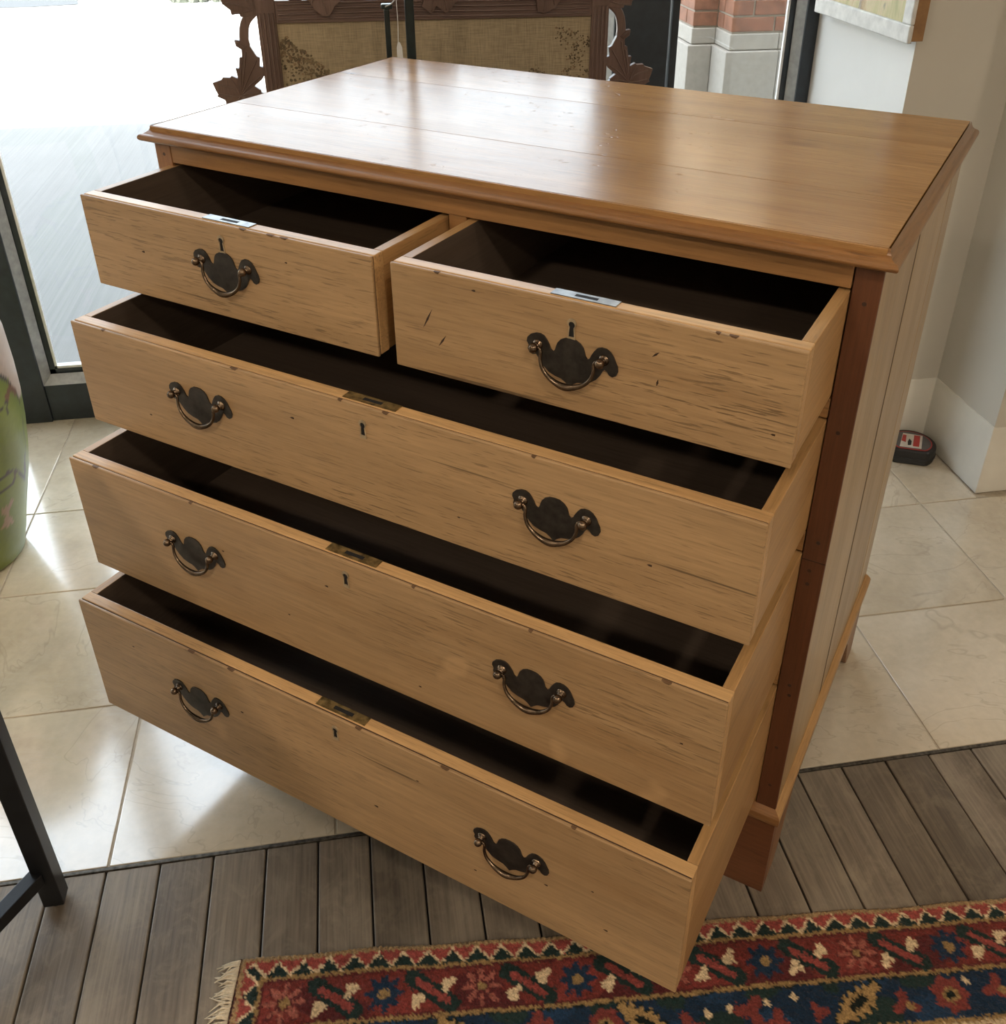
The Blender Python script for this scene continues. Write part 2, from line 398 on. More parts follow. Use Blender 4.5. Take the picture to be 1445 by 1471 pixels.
# storefront
def window(name, u0, u1, v0=1.03, sill=0.107, head=2.45, left=True):
    w = empty(name, ((u0 + u1) / 2, v0, 0)); tag(w, kind='structure')
    L, Rr = u0 - (u0 + u1) / 2, u1 - (u0 + u1) / 2
    one_box('bottom_rail', (L, Rr, -.005, .07, 0, sill), M['frame_dark'], w, .002)
    one_box('top_rail', (L, Rr, -.005, .07, head - .08, head), M['frame_dark'], w, .002)
    bm = bmesh.new()   # sloped grey glazing bead all round
    prism(bm, [(-.005, sill), (.02, sill + .022), (.02, sill)], L, Rr, 'yz')
    prism(bm, [(L, -.005), (L + .017, .02), (L, .02)], sill, head - .08, 'xy')
    prism(bm, [(Rr, -.005), (Rr - .017, .02), (Rr, .02)], sill, head - .08, 'xy')
    if name == 'window_3':
        for f in bm.faces:
            if f.calc_center_median().x < L + .018 and f.calc_center_median().z > sill + .03: f.material_index = 1
    obj('glazing_bead', bm, [M['alu'], M['frame_dark']], w)
    bm = bmesh.new()
    box(bm, L, Rr, .024, .05, sill, sill + .034)
    box(bm, L, L + .030, .024, .05, sill, head - .08); box(bm, Rr - .030, Rr, .024, .05, sill, head - .08)
    obj('gasket', bm, M['frame_dark'], w)
    bm = bmesh.new()
    box(bm, L + .03, Rr - .03, .026, .045, sill + .034, sill + .041)
    box(bm, L + .030, L + .036, .026, .034, sill + .034, head - .08); box(bm, Rr - .036, Rr - .030, .026, .034, sill + .034, head - .08)
    if name == 'window_3':
        for f in bm.faces:
            if f.calc_center_median().x < L + .04 and f.calc_center_median().z > sill + .1: f.material_index = 1
    obj('inner_bead', bm, [M['alu_light'], M['frame_dark']], w)
    bm = bmesh.new(); box(bm, L + .03, Rr - .03, .035, .039, sill + .034, head - .08); obj('pane', bm, M['glass'], w)
    return w
window('window_1', -3.0, -0.662)
window('window_2', -0.592, 0.925)
window('window_3', 1.064, 1.418)
def mull(name, u0, u1):
    tag(one_box(name, (u0, u1, 1.018, 1.11, 0, 2.45), M['frame_dark'], None, .002), kind='structure')
mull('trim_1', -0.662, -0.592); mull('trim_2', 0.925, 1.064); mull('trim_3', 1.418, 1.4525)

# ------------------------------------------------------------------ outside
tag(one_box('ground', (-30, 30, 1.09, 40, -0.3, -0.012), M['concrete']), kind='structure')
bm = bmesh.new(); prism(bm, [(-9, 9.28), (-2.66, 9.3), (-2.3, 9.40), (-2.25, 9.42), (-2.35, 9.9), (-2.6, 16), (-9, 16)], -0.012, -0.006, 'xy')
tag(obj('shadow_patch', bm, M['patch_dark']), kind='structure')  # flat dark patch painted in for a distant shadow on the paving
bm = bmesh.new()
for k in range(260):
    x = random.uniform(-1.4, -.5); y = random.uniform(9.40, 10.6); r = random.uniform(.02, .06)
    bmesh.ops.create_icosphere(bm, subdivisions=1, radius=r, matrix=Matrix.Translation((x, y, -.012 + r * .4)))
tag(obj('gravel', bm, M['gravel']), 'grey green gravel bed on the sunlit paving outside the window', 'gravel', kind='stuff')

pier = empty('brick_pier', (1.905, 2.8, -0.012)); tag(pier, kind='structure')
PX0, PV0 = 1.905, 2.8
Z_BR = 0.652 + .012
def pier_box(name, mats, u0, u1, v0, v1, z0, z1, bev=.003):
    return one_box(name, (u0 - PX0, u1 - PX0, v0 - PV0, v1 - PV0, z0, z1), mats, pier, bev)
UA, VA = 1.7934, 2.98
# mortar core
bm = bmesh.new()
prism(bm, [(UA - PX0 + .006, 1.4), (UA - PX0 + .006, VA - PV0 + .006), (.006, VA - PV0 + .006), (.006, .006), (1.2, .006), (1.2, 1.4)], 0, 4.0, 'xy')
obj('core', bm, M['mortar'], pier)
ch = 0.0652; bl = 0.196; jt = 0.008
for c in range(8):
    z0 = Z_BR + c * ch + jt / 2; z1 = Z_BR + (c + 1) * ch - jt / 2; off = (c % 2) * bl / 2
    # front face B
    x = -off if c % 2 else 0.0
    x = 0.0; first = bl / 2 if c % 2 else bl
    while x < 1.0:
        w_ = first if x == 0 else bl
        one_box('brick', (x, x + w_ - jt, 0.0, .10 - (0 if True else 0), z0, z1), M['brick'], pier, .003); x += w_
    one_box('brick', (0.0, .09, .10 + jt - .0, VA - PV0 - .001, z0, z1), M['brick'], pier, .003)
    # face A front (one header wide) and its left face receding
    one_box('brick', (UA - PX0, -.001, VA - PV0, VA - PV0 + (bl if c % 2 else bl / 2) - jt, z0, z1), M['brick'], pier, .003)
    y = VA - PV0 + (bl if c % 2 else bl / 2)
    while y < 1.3:
        one_box('brick', (UA - PX0, UA - PX0 + .095, y, y + bl - jt, z0, z1), M['brick'], pier, .003); y += bl
def stones(z0, z1, p):
    one_box('stone_block', (-p, .22 - .002, -p, .3, z0, z1), M['stone'], pier, .004)
    one_box('stone_block', (.22, 1.2, -p, .3, z0, z1), M['stone'], pier, .004)
    one_box('stone_block', (UA - PX0 - p, -p - .001, VA - PV0 - p, VA - PV0 + .35, z0, z1), M['stone'], pier, .004)
    one_box('stone_block', (UA - PX0 - p, .1, VA - PV0 + .353, 1.4, z0, z1), M['stone'], pier, .004)
stones(Z_BR - .070, Z_BR - .004, .003)
stones(0.30, Z_BR - .073, .022)
stones(0.0, 0.297, .022)

# ------------------------------------------------------------------ the chest of drawers
chest = empty('chest_of_drawers', (0, 0, 0), THETA)
tag(chest, 'honey pine chest of two short over three long drawers, all pulled open', 'chest of drawers')
ZT, ZU, DP = 1.0129, 0.9888, 0.583
DC = 0.595
def P(name, b, mat, bevel=.001, **k): return one_box(name, b, mat, chest, bevel, **k)
for y0, y1 in ((-.003, .16495), (.16505, .4194), (.4202, DP)):
    P('top_board', (.0005, .9985, y0, y1, ZU + .001, ZT + random.uniform(-.0002, .0002)), M['top'], .0005)
def ring_mould(name, prof, ol, of, orr, yb, mats):
    """profile (out, z) swept round left, front and right with mitres; out is relative to x=0, y=0, x=1"""
    bm = bmesh.new(); n = len(prof); cols = []
    for o, z in prof:
        k = o
        pts = [(-k, yb), (-k, -k - (of if k > .004 else 0)), (1 + k, -k - (of if k > .004 else 0)), (1 + k, yb)]
        cols.append([bm.verts.new((x, y, z)) for x, y in pts])
    for i in range(n):
        a, b = cols[i], cols[(i + 1) % n]
        for s in range(3):
            f = bm.faces.new((a[s], a[s + 1], b[s + 1], b[s])); f.material_index = 0 if s == 1 else 1; f.smooth = False
    bm.faces.new([c[0] for c in cols]).material_index = 1; bm.faces.new([c[3] for c in cols][::-1]).material_index = 1
    bmesh.ops.recalc_face_normals(bm, faces=bm.faces)
    return obj(name, bm, mats, chest)
prof = [(.0005, ZT + .0002), (.0012, ZT - .0025), (.0018, ZT - .0045), (.0028, ZT - .0065), (.0048, ZT - .0085), (.0075, ZT - .0100),
        (.0102, ZT - .0106), (.0120, ZT - .0114), (.0133, ZT - .0130), (.0138, ZT - .0150), (.0134, ZT - .0170), (.0120, ZT - .0187), (.0095, ZT - .0198),
        (.0020, ZT - .0205), (.0012, ZU), (-.012, ZU), (-.012, ZU + .008), (-.0005, ZU + .009)]
ring_mould('top_moulding', prof, 0, .0025, 0, DP + .0, [M['mould_x'], M['mould_y']])
P('top_rail', (.030, .970, .0005, .03, .9643, ZU), M['rail'])
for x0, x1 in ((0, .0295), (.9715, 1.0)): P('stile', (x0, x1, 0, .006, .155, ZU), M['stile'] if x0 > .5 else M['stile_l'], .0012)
for hx, hz in ((.986, .951), (.985, .798), (.987, .648), (.983, .605), (.9835, .585), (.986, .417), (.988, .40), (.985, .30), (.986, .225), (.0155, .955), (.016, .975)):
    bm = bmesh.new(); lathe(bm, [(.0026, .0002), (.0024, -.0002)], (hx, 0, hz), 10, 0, 'y'); obj('nail_hole', bm, M['gouge'], chest)
one_box('repair_joint', (.9718, .9998, -.0002, .001, .6195, .6208), M['gouge'], chest)
for x0, x1 in ((.002, .018), (.982, .9990)):
    for y0, y1 in ((.0068, .2445), (.2565, .497), (.503, DC)):
        P('side_board', (x0, x1, y0, y1, .155, ZU), M['side'], .0013)
for x0, x1 in ((.004, .016), (.984, .9986)): P('shadow_gap', (x0, x1, .243, .258, .155, ZU), M['gouge'], 0)
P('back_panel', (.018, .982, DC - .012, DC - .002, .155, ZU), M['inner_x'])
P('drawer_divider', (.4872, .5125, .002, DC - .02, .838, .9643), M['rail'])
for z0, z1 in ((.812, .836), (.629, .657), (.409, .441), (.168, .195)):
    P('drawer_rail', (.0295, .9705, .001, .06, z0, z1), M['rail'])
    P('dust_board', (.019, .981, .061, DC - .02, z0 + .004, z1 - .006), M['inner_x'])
prof2 = [(.0000, .181), (.0040, .1785), (.0075, .1755), (.0092, .172), (.0092, .163), (.0080, .157), (.0045, .1545), (-.010, .1545), (-.010, .181)]
ring_mould('plinth_moulding', prof2, 0, 0, 0, DC, [M['mould_x'], M['rim_y']])
def bracket(L, foot=.075, rise=.105, top=.155):
    p = [(0, top), (0, 0), (foot * .55, 0)]
    for k in range(9):
        t = k / 8; p.append((foot * .55 + foot * t, rise * (t * t * (3 - 2 * t))))
    q = [(L - x, z) for x, z in p][::-1]
    return p + q
bm = bmesh.new(); prism(bm, [(x - .004, z) for x, z in bracket(1.008, foot=.16)], -.004, .014, 'xz'); obj('plinth_front', bm, M['plinth'], chest, .001)
for x0, x1 in ((-.004, .014), (.986, 1.004)):
    bm = bmesh.new(); prism(bm, [(y + .0145, z) for y, z in bracket(DC - .02)], x0, x1, 'yz'); obj('plinth_side', bm, M['plinth_y'], chest, .001)
for x0, x1 in ((.0, .07), (.93, 1.0)):
    bm = bmesh.new(); box(bm, x0, x1, DC - .02, DC - .003, 0, .15); obj('back_foot', bm, M['plinth'], chest, .001)

def handle_mesh():
    """bat-wing plate with two ball posts and a swan-neck bail; x across, z up, y=0 on the drawer face, -y outwards; posts at x=+-.0375, z=0"""
    s = .0375
    out = [(0, .40), (.16, .385), (.30, .31), (.39, .20), (.43, .08), (.46, -.03), (.52, -.10), (.59, -.05), (.64, .07), (.71, .19), (.80, .30), (.92, .35), (1.06, .34), (1.19, .27),
           (1.29, .14), (1.36, -.02), (1.41, -.12), (1.43, -.26), (1.38, -.39), (1.28, -.45), (1.18, -.42), (1.11, -.32), (1.04, -.28), (.98, -.36), (.90, -.52), (.80, -.65),
           (.64, -.77), (.44, -.84), (.24, -.88), (.12, -.96), (0, -1.08),
           (-.12, -.96), (-.24, -.88), (-.44, -.84), (-.64, -.76), (-.82, -.60), (-.95, -.42), (-1.04, -.30), (-1.14, -.33), (-1.25, -.30), (-1.31, -.18), (-1.28, -.07), (-1.34, .04), (-1.32, .16),
           (-1.22, .27), (-1.06, .34), (-.92, .35), (-.80, .30), (-.71, .19), (-.64, .07), (-.59, -.05), (-.52, -.10), (-.46, -.03), (-.43, .08), (-.39, .20), (-.30, .31), (-.16, .385)]
    bm = bmesh.new()
    fs = prism(bm, [(x * s, z * s) for x, z in out], 0.0, -.0016, 'xz', 0)
    for sx in (-1, 1):
        lathe(bm, [(.0060, 0), (.0062, -.0026), (.0045, -.0034), (.0034, -.0050), (.0034, -.0085)], (sx * s, 0, 0), 14, 1, 'y')
        sphere(bm, (sx * s, -.0112, 0), .0052, 1)
    path = [(-.86, 0), (-.80, -.10), (-.80, -.34), (-.70, -.60), (-.48, -.80), (-.2, -.92), (0, -.95), (.2, -.92), (.48, -.80), (.70, -.60), (.80, -.34), (.80, -.10), (.86, 0)]
    pts = bez([(x * s, -.0085 - .0035 * max(0, -z), z * s) for x, z in path], 4)
    n = len(pts); rad = []
    for i in range(n):
        t = abs(2 * i / (n - 1) - 1); rad.append(.0019 + .0020 * math.exp(-(t / .33) ** 2))
    tube(bm, pts, rad, 10, 1)
    for sx in (-1, 1):
        tube(bm, [(sx * s * .84, -.0085, 0), (sx * s * 1.0, -.0085, 0)], .0017, 8, 1)
    me = bpy.data.meshes.new('handle'); bm.to_mesh(me); bm.free()
    me.materials.append(M['brass_dark']); me.materials.append(M['brass'])
    return me
HM = handle_mesh()
def keyhole(bm, sc=1.0):
    pts = []
    for k in range(13):
        a = R(-50 + 280 * k / 12); pts.append((.0042 * math.cos(a), .005 + .0042 * math.sin(a)))
    return [(x * sc, z * sc) for x, z in pts] + [(-.0036 * sc, -.0105 * sc), (.0036 * sc, -.0105 * sc)]
DR = [(.1536, .9602, .1233, .0179 + .0125, .4846, 'two'), (.1593, .9619, .1244, .5137, .9705, 0), (.2197, .8099, .1506, .0303, .9710, 0),
      (.2738, .6261, .1833, .0295, .9715, 0), (.3200, .4059, .2092, .0295, .9715, 0)]
DR[0] = (.1536, .9602, .1233, .0205, .4846, 0)
HND = [[((.210, .905), (.289, .903))], [((.691, .900), (.767, .901))], [((.198, .742), (.272, .744)), ((.708, .744), (.781, .743))],
       [((.194, .540), (.271, .540)), ((.709, .542), (.786, .543))], [((.199, .303), (.271, .306)), ((.706, .300), (.781, .297))]]
KEY = [(.261, .9355), (.735, .9325), (.505, .781), (.502, .600), (.496, .380)]
LOCK = [(.227, .301, 1), (.706, .778, 1), (.473, .546, 0), (.468, .542, 0), (.461, .538, 0)]
for j, (p, z, h, x0, x1, _) in enumerate(DR):
    yf = -p; yb = yf + .50; ft = .0225; st = .0135
    bm = bmesh.new()
    # box: sides, back, bottom (material 0 outside / rims, 1 dark inside)
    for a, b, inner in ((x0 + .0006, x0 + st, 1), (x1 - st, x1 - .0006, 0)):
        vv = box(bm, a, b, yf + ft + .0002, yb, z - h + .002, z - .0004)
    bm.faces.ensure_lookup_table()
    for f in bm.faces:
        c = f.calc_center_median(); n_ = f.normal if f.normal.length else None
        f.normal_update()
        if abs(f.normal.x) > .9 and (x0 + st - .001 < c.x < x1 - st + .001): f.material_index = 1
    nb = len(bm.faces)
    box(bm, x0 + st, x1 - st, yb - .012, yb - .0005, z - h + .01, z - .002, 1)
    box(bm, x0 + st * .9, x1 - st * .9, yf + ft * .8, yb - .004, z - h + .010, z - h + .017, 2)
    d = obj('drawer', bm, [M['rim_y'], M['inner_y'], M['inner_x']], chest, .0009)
    # front: structural board and applied face with a fine open joint between
    bm = bmesh.new(); box(bm, x0 + .0004, x1 - .0004, yf + .0062, yf + ft, z - h + .0008, z - .0002)
    for f in bm.faces:
        f.normal_update()
        if f.normal.y > .9: f.material_index = 1
    obj('drawer_front', bm, [M['rim_x'], M['inner_x']], d, .0012)
    one_box('joint_line', (x0 + .0016, x1 - .0016, yf + .0038, yf + .0066, z - h + .0016, z - .0016), M['gouge'], d)
    one_box('face_board', (x0, x1, yf, yf + .0043, z - h, z), M['front'], d, .0014)
    for (b0, b1) in HND[j]:
        xm = (b0[0] + b1[0]) / 2; zm = (b0[1] + b1[1]) / 2; P0 = Vector((xm, yf, zm)); t = .011 / (yf - CAM_CHEST.y)
        Q = P0 + (CAM_CHEST - P0) * t
        o = bpy.data.objects.new('handle', HM); link(o, d); o.location = (Q.x, yf - .0002, Q.z)
    kx, kz = KEY[j]
    bm = bmesh.new(); sc_ = 1.0
    A = keyhole(bm, 1.22); B = keyhole(bm, 0.86)
    va = [bm.verts.new((x, -.0012, zz)) for x, zz in A]; vb = [bm.verts.new((x, -.0012, zz)) for x, zz in B]
    vo = [bm.verts.new((x, .0005, zz)) for x, zz in A]; vi = [bm.verts.new((x, .0, zz)) for x, zz in B]
    n = len(A)
    for k in range(n):
        k2 = (k + 1) % n
        bm.faces.new((va[k], va[k2], vb[k2], vb[k])); bm.faces.new((va[k], vo[k], vo[k2], va[k2])); bm.faces.new((vb[k], vb[k2], vi[k2], vi[k]))
    f = bm.faces.new(vi); f.material_index = 1
    bmesh.ops.recalc_face_normals(bm, faces=bm.faces)
    o = obj('keyhole', bm, [M['escut'], M['black']], d); o.location = (kx, yf - .0003, kz)
    l0, l1, gm = LOCK[j]
    bm = bmesh.new(); box(bm, l0, l1, yf + .0075, yf + .0215, z - .001, z + .0009); box(bm, l0 + .025, l1 - .022, yf + .0115, yf + .0170, z + .0009, z + .0011, 1)
    o = obj('lock_plate', bm, [M['lock_grey'] if gm else M['lock'], M['black']], d, .0003)
# two knife marks on the right short drawer
dd = [o for o in chest.children if o.name.startswith('drawer') and o.data.name.startswith('drawer') and len(o.children) > 3]
for x, z, a, L in ((.560, .905, 62, .028), (.578, .882, 55, .019), (.826, .925, 40, .010), (.83, .895, 80, .008)):
    bm = bmesh.new(); ca, sa = math.cos(R(a)), math.sin(R(a))
    pts = [(-L / 2, 0), (0, .0013), (L / 2, .0003), (0, -.0011)]
    prism(bm, [(px_ * ca - pz_ * sa, px_ * sa + pz_ * ca) for px_, pz_ in pts], 0, -.0002, 'xz')
    o = obj('knife_mark', bm, M['gouge'], dd[1]); o.location = (x, -.1593, z)

pins = [(0, .36, .93), (0, .12, .90), (1, .95, .87), (1, .62, .95), (2, .40, .765), (2, .63, .70), (2, .86, .72), (2, .15, .70), (3, .30, .565), (3, .47, .575), (3, .40, .50), (3, .60, .47), (3, .93, .55),
        (4, .13, .36), (4, .33, .33), (4, .62, .36), (4, .80, .28), (4, .86, .31), (4, .88, .25), (4, .70, .24), (4, .55, .27)]
for di, x, z in pins:
    bm = bmesh.new(); r_ = random.uniform(.0012, .0024); a0 = random.random() * 3
    prism(bm, [(r_ * (1.9 if k % 2 else 1) * math.cos(k * 1.047) , r_ * .7 * math.sin(k * 1.047)) for k in range(6)], 0, -.0002, 'xz')
    o = obj('pin_hole', bm, M['gouge'], dd[di]); o.location = (x, -DR[di][0], z)
rng = random.Random(5)
for di in range(5):          # chips along the front top edge
    p_, z_, h_, xa, xb, _ = DR[di]
    for k in range(3 + 2 * (di > 1)):
        x = rng.uniform(xa + .05, xb - .05); L = rng.uniform(.004, .012)
        bm = bmesh.new(); prism(bm, [(-L / 2, .0002), (-L * .2, -.0016), (L * .25, -.0022), (L / 2, .0002)], -.0002, .003, 'xz')
        o = obj('edge_chip', bm, M['chip'], dd[di]); o.location = (x, -p_, z_ + .0001)

# ------------------------------------------------------------------ rug
ROT = R(-4.6); RL, RW = 1.9, 0.72
rug = empty('patterned_rug', (0.0217, -0.6058, 0.0), ROT)
tag(rug, 'red and navy hand knotted rug with cream fringe lying on grey planks', 'rug')
C_ = {k: np.array(v) for k, v in dict(red=(.150, .027, .022), mar=(.085, .016, .017), pink=(.29, .060, .050), sal=(.30, .095, .070), green=(.011, .026, .024), navy=(.008, .024, .052),
      tan=(.27, .17, .070), cream=(.62, .47, .29), sel=(.33, .215, .105), grey=(.02, .04, .05)).items()}
def rug_colors(S, T):
    shp = S.shape; out = np.zeros(shp + (3,)); jx = RNG.normal(0, .0011, shp); jy = RNG.normal(0, .0011, shp)
    S = S + jx; T = T + jy
    dT = np.minimum(T, RW - T); dS = np.minimum(S, RL - S)
    top = dT <= dS
    d = np.where(top, dT, dS); al = np.where(top, S, T)
    low = lambda f, ph: np.sin(S * f + ph) * np.sin(T * f * 1.3 + 1 + ph)
    def put(mask, c): out[mask] = c
    put(d >= 0, C_['red'])
    put(d < .010, C_['sel']); put((d < .004) & ~top, C_['mar'])
    b1 = (d >= .010) & (d < .0325)
    ph = np.abs(((al - .057) / .0345 + .5) % 1.0 * 2 - 1)     # 1 at tooth edges, 0 at tip
    q = (d - .010) / .0225
    put(b1, C_['pink']); put(b1 & (q > .16 + ph * .84 - .0), C_['green']); put(b1 & (np.abs(q - (.10 + ph * .84)) < .10) , C_['cream'])
    put((d >= .0325) & (d < .0375), C_['tan'])
    rb = (d >= .0375) & (d < .100)
    nz = low(31, .3) + low(57, 2.) * .7
    put(rb & (nz > .25), C_['mar']); put(rb & (nz < -.55), (C_['red'] * 1.25))
    put(rb & (d < .041), C_['mar']); put(rb & (d > .097), C_['mar'])
    dm = np.where(top, T if True else T, S)
    dd_ = d
    for k in range(0, 14):
        c = .138 + .1315 * k
        ax, ay, bx, by = c - .026, .051, c + .026, .088
        vx, vy = bx - ax, by - ay; tt = np.clip(((al - ax) * vx + (dd_ - ay) * vy) / (vx * vx + vy * vy), 0, 1)
        ds = np.hypot(al - ax - tt * vx, dd_ - ay - tt * vy)
        put(rb & (ds < .0125), C_['green'])
        tt2 = np.clip(tt, .13, .9); ds2 = np.hypot(al - ax - tt2 * vx, dd_ - ay - tt2 * vy)
        put(rb & (ds2 < .0050), C_['pink'] * .85)
        for ex, ey in ((c + .021, .0605), (c - .021, .0805)):
            an = np.arctan2(dd_ - ey, al - ex); rr = np.hypot((al - ex) * 1.0 + (dd_ - ey) * .35, (dd_ - ey) * .9)
            put(rb & (rr < .0088 * (1 + .25 * np.cos(3 * an + k))), C_['cream'])
        f = .0715 + .1325 * k; ey = .069
        an = np.arctan2(dd_ - ey, al - f); rr = np.hypot(al - f, (dd_ - ey) * 1.02)
        if k % 2 == 0:
            lim = .0175 + .0105 * np.cos(8 * an); put(rb & (rr < lim + .003), C_['mar']); put(rb & (rr < lim), C_['sal']); put(rb & (rr < .0085), C_['mar']); put(rb & (rr < .0060), C_['tan'])
        else:
            put(rb & (rr < .0215 + .0055 * np.cos(8 * an)), C_['navy'] * 1.1); put(rb & (rr < .0075), C_['tan'])
    put((d >= .100) & (d < .1055), C_['tan']); put((d >= .1055) & (d < .107), C_['green'] * .5)
    nb_ = (d >= .107) & (d < .166)
    put(nb_, C_['navy']); put(nb_ & (nz > .35), C_['green'] * 1.2); put(nb_ & (nz < -.5), C_['navy'] * 1.5)
    def seg(c, half, ang, r):
        vx, vy = math.cos(ang) * half * 2, -math.sin(ang) * half * 2; ax, ay = c - vx / 2, .136 - vy / 2
        tt = np.clip(((al - ax) * vx + (dd_ - ay) * vy) / (vx * vx + vy * vy), 0, 1)
        return np.hypot(al - ax - tt * vx, dd_ - ay - tt * vy), tt
    for c, ang in ((.31, 2.4), (.553, 2.5), (.842, .55), (1.13, .55), (1.45, 2.5)):
        ds, tt = seg(c, .036, ang, 0); w_ = .0155 * np.sin(np.pi * np.clip(tt, .05, .95)) ** .5 * (1 + .25 * np.sin(tt * 38))
        put(nb_ & (ds < w_ + .002), C_['green'] * .5); put(nb_ & (ds < w_), C_['tan'] * 1.25); put(nb_ & (ds < .006) & (tt > .3) & (tt < .7), C_['green'] * .4)
    for c, ey, r0, kind in ((.405, .128, .020, 't'), (.421, .135, .016, 't'), (.498, .134, .022, 'r'), (.609, .146, .018, 't'), (.696, .134, .022, 't'), (.728, .150, .016, 't'), (.786, .142, .013, 't'),
                      (.904, .142, .018, 'c'), (.971, .135, .024, 'r'), (1.039, .132, .019, 'c'), (1.25, .135, .024, 'r'), (1.35, .14, .018, 'c')):
        an = np.arctan2(dd_ - ey, al - c); rr = np.hypot(al - c, dd_ - ey)
        lim = r0 * ((1 + .14 * np.cos(7 * an)) if kind == 'r' else (.78 + .34 * np.cos(3 * an + c * 40)))
        put(nb_ & (rr < lim), C_['pink'] * .62)
        if kind == 'r': put(nb_ & (rr < r0 * .45), C_['tan']); put(nb_ & (rr < r0 * .25), C_['green'] * .4)
        if kind == 'c': put(nb_ & (np.hypot(al - c - .006, dd_ - ey - .004) < r0 * .33), C_['tan'])
    for c, ey in ((.637, .132), (.667, .129), (.720, .124), (.758, .12), (.55, .155), (1.0, .118)):
        put(nb_ & (np.hypot(al - c, dd_ - ey) < .0050), C_['cream'])
    put((d >= .166) & (d < .172), C_['tan'])
    z2 = (d >= .172) & (d < .195); ph2 = np.abs((al / .034) % 1.0 * 2 - 1); q2 = (d - .172) / .023
    put(z2, C_['cream'] * .8); put(z2 & (q2 > .2 + .7 * ph2), C_['red'])
    fl = d >= .195
    put(fl, C_['navy']); g1 = np.sin(S * 60) * np.sin(T * 60); put(fl & (g1 > .5), C_['pink'] * .7); put(fl & (g1 < -.75), C_['tan'])
    out *= (1 + RNG.normal(0, .16, shp))[..., None]
    return np.clip(out, 0.002, 1)
NS, NTT = 760, 288
ss = np.linspace(0, RL, NS); tt_ = np.linspace(0, RW, NTT)
S, T = np.meshgrid(ss, tt_, indexing='ij')
colr = rug_colors(S.copy(), T.copy())
dd2 = np.minimum(np.minimum(T, RW - T), np.minimum(S, RL - S))
Zr = .010 + RNG.normal(0, .0009, S.shape); Zr -= np.where(dd2 < .004, .006 * (1 - dd2 / .004), 0)
Zr += .0012 * np.sin(S * 7 + 1) * np.sin(T * 9)
sel_ = (dd2 < .010) & (T < .02); Zr += np.where(sel_, .0012 * np.sin(S * 2 * np.pi / .0075), 0)
wob = .0022 * np.sin(S * 11) + .0012 * np.sin(S * 37 + 1)
X3 = S + RNG.normal(0, .0004, S.shape) + np.where(S < .3, (.3 - S) / .3, 0) * .003 * np.sin(T * 20) + np.where(S < .2, -.06 * T * (1 - S / .2), 0)
Y3 = -(T - wob * np.exp(-T / .1))
verts = np.stack([X3, Y3, Zr], -1).reshape(-1, 3)
idx = np.arange(NS * NTT).reshape(NS, NTT)
quads = np.stack([idx[:-1, :-1], idx[:-1, 1:], idx[1:, 1:], idx[1:, :-1]], -1).reshape(-1, 4)
def np_mesh(name, verts, quads, colr=None):
    me = bpy.data.meshes.new(name); nv, nq = len(verts), len(quads)
    me.vertices.add(nv); me.vertices.foreach_set('co', verts.astype(np.float32).ravel())
    me.loops.add(nq * 4); me.loops.foreach_set('vertex_index', quads.astype(np.int32).ravel())
    me.polygons.add(nq); me.polygons.foreach_set('loop_start', np.arange(0, nq * 4, 4, dtype=np.int32))
    me.update(calc_edges=True)
    if colr is not None:
        at = me.color_attributes.new('paint', 'FLOAT_COLOR', 'POINT')
        at.data.foreach_set('color', np.concatenate([colr.reshape(-1, 3), np.ones((nv, 1))], 1).astype(np.float32).ravel())
    return me
me = np_mesh('pile', verts, quads, colr)
t = NT('rug_wool'); at = t.n('VertexColor', layer_name='paint'); v = t.coords(0)
f = t.noise(v, (420, 420, 420), 2)
t.color(t.mix(.6, at.outputs[0], t.ramp(f, [(0.3, .55), (0.7, 1.35)]), 'MULTIPLY')); t.rough(.95); t.b.inputs['Specular IOR Level'].default_value = .1
t.b.inputs['Sheen Weight'].default_value = .25; t.b.inputs['Sheen Roughness'].default_value = .5; t.b.inputs['Sheen Tint'].default_value = (.8, .7, .6, 1)
t.bump(f, .6, .003); M['rug'] = t.m
me.materials.append(M['rug'])
pile = link(bpy.data.objects.new('pile', me), rug)
M['fringe'] = plain('fringe_cotton', (.66, .57, .43), .9, 0, .12, 200)
bm = bmesh.new()
for k in range(330):
    t0 = .004 + (RW - .008) * k / 329; L = random.uniform(.016, .03); a = random.uniform(-.5, .5); h = random.uniform(.004, .010)
    x0 = -.06 * t0
    tube(bm, [(x0 + .003, -t0, .009), (x0 - L * .45, -t0 + a * L * .4 + .001, h), (x0 - L, -t0 + a * L + random.uniform(-.003, .003), .0022)], [.0016, .0014, .0006], 5)
fr = obj('fringe', bm, M['fringe'], rug); fr['kind'] = 'stuff'; fr['label'] = 'cream cotton fringe along the short end'

